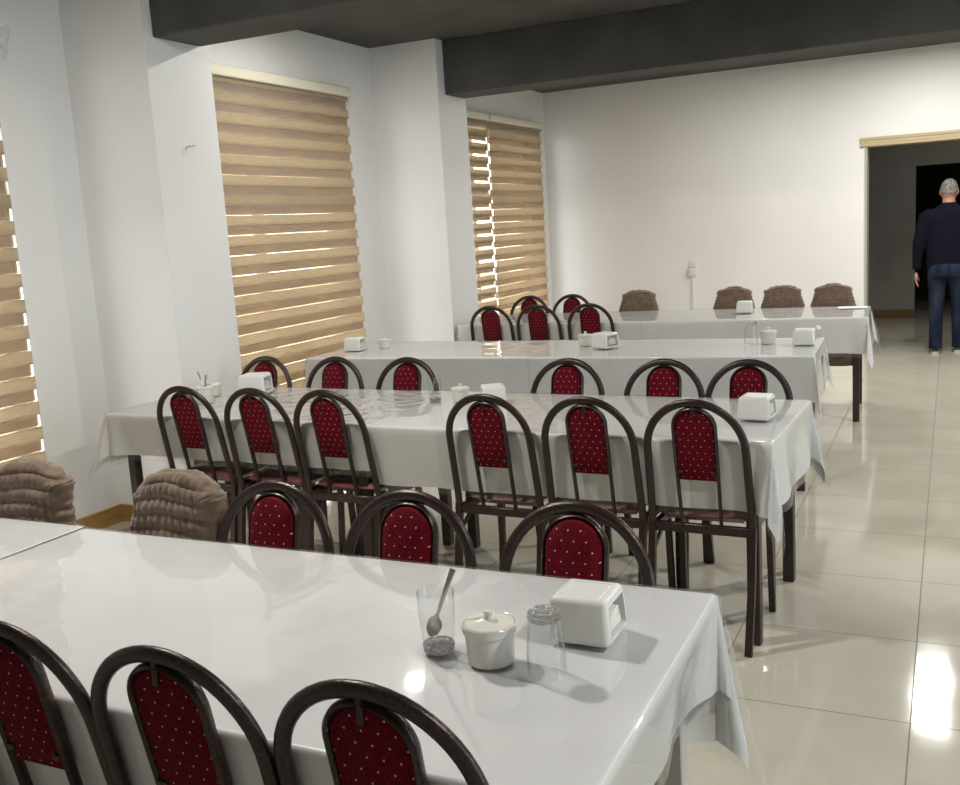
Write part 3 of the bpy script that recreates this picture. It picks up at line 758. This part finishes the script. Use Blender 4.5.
INFO = {'d': ('napkin holder', 'white napkin dispensers'), 's': ('sugar bowl', 'lidded sugar bowls'), 'g': ('glass', 'drinking glasses'), 'gi': ('glass', 'drinking glasses')}
def on(kind, x, y, rz, label, scale=1.0):
    p = G[kind]; loc = (x, y, ZT)
    if p not in used: used.append(p); o = p; o.location = loc; o.rotation_euler = (0, 0, rz)
    else: o = copy_tree(p, loc, rz)
    o.scale = (scale,)*3
    return tag(o, label, *INFO[kind])
on('d', -0.603, 1.648, 0.0, 'large white napkin holder nearest the camera beside the upturned glass', 1.05)
on('s', -0.732, 1.492, 0.0, 'cream lidded sugar bowl between two glasses on the foreground table')
on('g', -0.843, 1.502, 0.0, 'clear upright glass holding a spoon on the foreground table')
on('gi', -0.618, 1.474, 0.0, 'clear glass upside down with crystal base up, foreground table', 0.99)
spoon((-0.862, 1.505, ZT+0.0235), (-0.809, 1.514, ZT+0.156), 'teaspoon leaning in the clear glass on the foreground table', PI/2)
on('d', -0.645, 3.69, -0.08, 'white napkin holder at the aisle end of the second row table', 1.05)
on('d', -1.81, 3.87, 0.55, 'white napkin holder behind a chair top, middle of second row', 0.95)
on('g', -2.11, 3.89, 0.0, 'clear glass with a spoon on the crumpled plastic, second row', 0.9)
on('s', -1.985, 3.90, 0.0, 'white sugar bowl beside the spoon glass in second row', 0.85)
spoon((-2.125, 3.875, ZT+0.03), (-2.085, 3.90, ZT+0.142), 'teaspoon standing in the glass in the middle of second row')
on('d', -3.17, 3.95, 0.30, 'white napkin holder with dark open end, below the large blind', 1.25)
on('s', -3.40, 3.905, 0.0, 'cream pot beside the spoons pot near the first wall column', 0.8)
o = empty('spoon_pot', (-3.30, 3.72, ZT)); tag(o, 'white pot holding teaspoons near the first wall column', 'pot')
bm = NB(); lathe(bm, [(0.0, 0.0), (0.038, 0.0), (0.041, 0.004), (0.043, 0.082), (0.041, 0.084), (0.039, 0.081), (0.037, 0.006), (0.0, 0.005)], 32); obj('pot_body', bm, M_cream, o)
bm = NB(); lathe(bm, [(0.043, 0.070), (0.0455, 0.072), (0.0455, 0.080), (0.043, 0.082)], 32); obj('pot_rim', bm, M_cream, o)
spoon((-3.290, 3.722, ZT+0.012), (-3.345, 3.735, ZT+0.150), 'teaspoon leaning leftmost in the white pot near the wall column')
spoon((-3.300, 3.712, ZT+0.012), (-3.282, 3.742, ZT+0.156), 'upright teaspoon in the middle of the white pot near the wall column')
spoon((-3.310, 3.728, ZT+0.012), (-3.268, 3.705, ZT+0.140), 'teaspoon at the right side of the white pot near the wall column')
on('d', -0.745, 5.80, 0.02, 'white napkin holder at the aisle end of the third row table', 1.05)
on('s', -0.955, 5.865, 0.0, 'cream sugar bowl beside the upturned glass in the third row')
on('gi', -1.045, 5.825, 0.0, 'upturned clear glass on the third row table', 1.15)
o = empty('salt_shaker', (-0.705, 6.06, ZT)); tag(o, 'small clear shaker with white cap behind the third row napkin holder', 'salt shaker')
bm = NB(); lathe(bm, [(0.0, 0.0), (0.019, 0.0), (0.021, 0.004), (0.017, 0.055), (0.0155, 0.056), (0.019, 0.006), (0.0, 0.005)], 24); obj('shaker_body', bm, M_glass, o)
bm = NB(); lathe(bm, [(0.0, 0.055), (0.018, 0.055), (0.019, 0.060), (0.018, 0.070), (0.012, 0.076), (0.0, 0.078)], 24); obj('cap', bm, M_white_plastic, o)
on('s', -2.05, 5.79, 0.0, 'white sugar pot in the middle of the third row beside napkin holder', 0.95)
on('d', -1.885, 5.68, -0.45, 'white napkin holder in the middle of third row beside a sugar pot', 1.1)
on('d', -3.615, 5.585, 0.15, 'white napkin holder at the left end of third row by the blind', 1.05)
on('s', -3.465, 5.72, 0.0, 'white pot at the left end of third row beside the napkin holder', 0.8)
on('d', -1.42, 7.665, 0.1, 'white napkin holder on the rearmost table before a brown covered chair', 1.05)
bm = NB(); box(bm, -0.105, 0.105, -0.075, 0.075, 0, 0.004, 0.001, 1); o = obj('paper_sheet', bm, M_paper); o.location = (-0.665, 7.90, ZT+0.001); o.rotation_euler = (0, 0, 0.05)
tag(o, 'folded white paper on the rearmost table near the doorway', 'paper')

# ------------------------------------------------------------------ wall bits
o = empty('wall_socket', (-2.735*10.89/11.58, YB, 0.90)); tag(o, 'ivory double wall socket with conduit on the back wall', 'socket')
bm = NB(); box(bm, -0.040, 0.040, -0.012, 0, 0.045, 0.125, 0.004, 2); box(bm, -0.044, 0.040, -0.045, 0, -0.045, 0.040, 0.004, 2); obj('socket_plate', bm, M_socket, o)
bm = NB(); box(bm, -0.014, 0.014, -0.018, 0, -0.80, -0.045, 0.002, 1); obj('conduit', bm, M_conduit, o)
bm = NB(); sweep(bm, [(-3.692, 4.215, 2.030), (-3.675, 4.225, 2.040), (-3.668, 4.245, 2.041), (-3.662, 4.262, 2.045)], 0.0022, None, (0, 0, 1), 6)
sweep(bm, [(-3.692, 4.215, 2.030), (-3.672, 4.205, 2.015), (-3.665, 4.185, 2.000)], 0.0010, None, (0, 0, 1), 5)
c = Vector((-3.69, 4.215, 2.03))
for v in bm.verts: v.co -= c
o = obj('wire_stub', bm, M_wire); o.location = c; tag(o, 'short bare wire stub poking out of the first wall column', 'wire')
bm = NB(); g = []
for i in range(13):
    r = []
    for j in range(9):
        a, b = i/12, j/8
        p = Vector((0.02+0.035*noise.noise(Vector((a*4, b*4, 1.0))), 0.02+0.115*a*(1-0.4*b)+0.02*noise.noise(Vector((a*3, b*5, 2))), 0.02-0.17*b*(0.5+0.5*a)+0.03*noise.noise(Vector((a*5, b*3, 5)))))
        r.append(bm.verts.new(p))
    g.append(r)
for i in range(12):
    for j in range(8): bm.faces.new((g[i][j], g[i+1][j], g[i+1][j+1], g[i][j+1]))
bmesh.ops.solidify(bm, geom=bm.faces[:], thickness=0.0008)
o = obj('plastic_wrap', bm, M_plastic_crumpled, None, True, 30); o.location = (XL+0.07, 3.455, 2.60)
tag(o, 'scrap of clear plastic wrap hanging at the end of the left blind rail', 'plastic wrap')

# ------------------------------------------------------------------ the man in the doorway
def remeshed(name, bm, material, parent, voxel=0.011, smooth=6):
    me = bpy.data.meshes.new(name); bmesh.ops.recalc_face_normals(bm, faces=bm.faces[:]); bm.to_mesh(me); bm.free()
    t_ = bpy.data.objects.new(name, me); col.objects.link(t_)
    m = t_.modifiers.new('r', 'REMESH'); m.mode = 'VOXEL'; m.voxel_size = voxel
    s = t_.modifiers.new('s', 'SMOOTH'); s.iterations = smooth; s.factor = 0.5
    dg = bpy.context.evaluated_depsgraph_get(); me2 = bpy.data.meshes.new_from_object(t_.evaluated_get(dg))
    bpy.data.objects.remove(t_); me2.materials.clear(); me2.materials.append(material)
    me2.polygons.foreach_set('use_smooth', [True]*len(me2.polygons))
    o = bpy.data.objects.new(name, me2); col.objects.link(o); o.parent = parent
    return o
def loft(bm, rings, seg=24):
    """rings: (x, y, z, rx, ry) horizontal ellipses"""
    R = [[bm.verts.new((x+rx*math.cos(2*PI*k/seg), y+ry*math.sin(2*PI*k/seg), z)) for k in range(seg)] for x, y, z, rx, ry in rings]
    for a, b in zip(R, R[1:]):
        for k in range(seg): bm.faces.new((a[k], a[(k+1) % seg], b[(k+1) % seg], b[k]))
    bm.faces.new(R[0][::-1]); bm.faces.new(R[-1])
def ball(bm, c, rx, ry, rz):
    r = bmesh.ops.create_uvsphere(bm, u_segments=20, v_segments=14, radius=1.0)
    for v in r['verts']: v.co = Vector((c[0]+v.co.x*rx, c[1]+v.co.y*ry, c[2]+v.co.z*rz))
man = empty('person', (-0.03, 10.86, 0), math.radians(-2))
tag(man, 'grey haired person in navy sweater and jeans walking away through the doorway', 'person')
LEG = {-1: [(-0.090, 0.0, 0.90), (-0.100, 0.0, 0.50), (-0.098, -0.03, 0.08)], 1: [(0.090, 0.0, 0.90), (0.100, 0.05, 0.50), (0.105, 0.10, 0.08)]}
ARM = {-1: [(-0.195, 0.0, 1.38), (-0.265, -0.02, 1.10), (-0.285, 0.02, 0.85), (-0.287, 0.035, 0.80)], 1: [(0.195, 0.0, 1.38), (0.265, -0.01, 1.10), (0.275, 0.10, 0.88), (0.275, 0.125, 0.83)]}
bm = NB()
loft(bm, [(0, 0.0, 0.86, 0.15, 0.10), (0, 0, 1.0, 0.155, 0.105), (0, 0, 1.15, 0.155, 0.10), (0, 0, 1.32, 0.175, 0.10), (0, 0, 1.42, 0.15, 0.08), (0, 0.01, 1.46, 0.06, 0.06), (0, 0.02, 1.54, 0.056, 0.058)])
ball(bm, (0, 0.035, 1.60), 0.077, 0.098, 0.110); ball(bm, (0, 0.055, 1.545), 0.062, 0.075, 0.065)
ball(bm, (0, 0.138, 1.578), 0.013, 0.018, 0.022)
for s in (-1, 1): ball(bm, (s*0.079, 0.03, 1.588), 0.010, 0.018, 0.030); ball(bm, (s*0.028, 0.122, 1.603), 0.016, 0.008, 0.008)
ball(bm, (0, 0.128, 1.545), 0.024, 0.010, 0.007)
for s in (-1, 1):
    sweep(bm, LEG[s], [0.075, 0.052, 0.040], None, (0, 1, 0), 16); sweep(bm, ARM[s][:3], [0.050, 0.040, 0.028], None, (0, 1, 0), 14)
    a, b = Vector(ARM[s][2]), Vector(ARM[s][3]); dr = (b-a).normalized(); pc = b+dr*0.035
    ball(bm, pc, 0.020, 0.040, 0.048)
    for k in range(4):
        base = pc+Vector((0, -0.027+0.018*k, -0.036)); ln = (0.058, 0.070, 0.074, 0.064)[k]
        mid = base+Vector((-s*0.006, 0.004, -ln*0.55)); tip = base+Vector((-s*0.022, 0.008, -ln))
        sweep(bm, [base+Vector((0, 0, 0.02)), base, mid, tip], [0.0095, 0.0095, 0.0085, 0.007], None, (0, 1, 0), 8)
    tb = pc+Vector((-s*0.006, 0.034, 0.008)); sweep(bm, [tb, tb+Vector((-s*0.012, 0.022, -0.03)), tb+Vector((-s*0.018, 0.026, -0.06))], [0.012, 0.0105, 0.008], None, (1, 0, 0), 8)
remeshed('body', bm, M_skin, man, 0.0065, 3)
bm = NB()
loft(bm, [(0, 0, 0.800, 0.188, 0.132), (0, 0, 0.92, 0.196, 0.138), (0, 0, 1.05, 0.192, 0.136), (0, 0, 1.20, 0.196, 0.130), (0, 0, 1.32, 0.212, 0.125), (0, -0.005, 1.40, 0.185, 0.105), (0, 0.0, 1.445, 0.115, 0.082), (0, 0.01, 1.475, 0.068, 0.070), (0, 0.012, 1.49, 0.062, 0.066)], 32)
for s in (-1, 1):
    ball(bm, (s*0.175, 0, 1.365), 0.068, 0.075, 0.070)
    p = ARM[s]; sweep(bm, [p[0], (Vector(p[0])+Vector(p[1]))/2, p[1], (Vector(p[1])+Vector(p[2]))/2, p[2], Vector(p[2])+Vector((0, 0, -0.012))], [0.070, 0.066, 0.058, 0.050, 0.040, 0.039], None, (0, 1, 0), 18)
remeshed('sweater', bm, M_sweater, man, 0.011, 5)
bm = NB()
loft(bm, [(0, -0.015, 0.76, 0.172, 0.122), (0, -0.02, 0.82, 0.180, 0.132), (0, -0.015, 0.88, 0.178, 0.128), (0, 0, 0.94, 0.170, 0.118)], 32)
for s in (-1, 1):
    h, k, f = (Vector(v) for v in LEG[s])
    sweep(bm, [h+Vector((0, 0, -0.08)), (h*0.65+k*0.35), (h*0.3+k*0.7), k, (k+f)/2, f+Vector((0, 0, 0.04)), f+Vector((0, 0, -0.035))], [0.096, 0.092, 0.078, 0.070, 0.064, 0.062, 0.064], None, (0, 1, 0), 20)
remeshed('trousers', bm, M_jeans, man, 0.012, 4)
for s in (-1, 1):
    f = LEG[s][2]; pts = [(f[0], f[1]-0.055, 0.0), (f[0], f[1]+0.02, 0), (f[0]+s*0.012, f[1]+0.12, 0), (f[0]+s*0.018, f[1]+0.20, 0)]
    bm = NB(); sweep(bm, [(x, y, 0.048) for x, y, _ in pts], [0.036, 0.040, 0.046, 0.030], [0.036, 0.040, 0.030, 0.018], (0, 0, 1), 16)
    sh = remeshed('shoe', bm, M_shoe, man, 0.008, 3)
    bm = NB(); sweep(bm, [(x, y, 0.011) for x, y, _ in pts], [0.036, 0.042, 0.048, 0.032], [0.011]*4, (0, 0, 1), 16); so = obj('sole', bm, M_sole, sh)
bm = NB(); r = bmesh.ops.create_uvsphere(bm, u_segments=40, v_segments=28, radius=1.0)
for v in list(bm.verts):
    k = 1+0.02*noise.noise(v.co*9); v.co = Vector((v.co.x*0.082*k, 0.033+v.co.y*0.104*k, 1.604+v.co.z*0.114*k))
bmesh.ops.delete(bm, geom=[v for v in bm.verts if v.co.z < 1.565+max(0, v.co.y-0.0)*0.75 or (v.co.y > 0.085 and v.co.z < 1.665)], context='VERTS')
bmesh.ops.solidify(bm, geom=bm.faces[:], thickness=0.006)
obj('hair', bm, M_hair, man, True, 80)
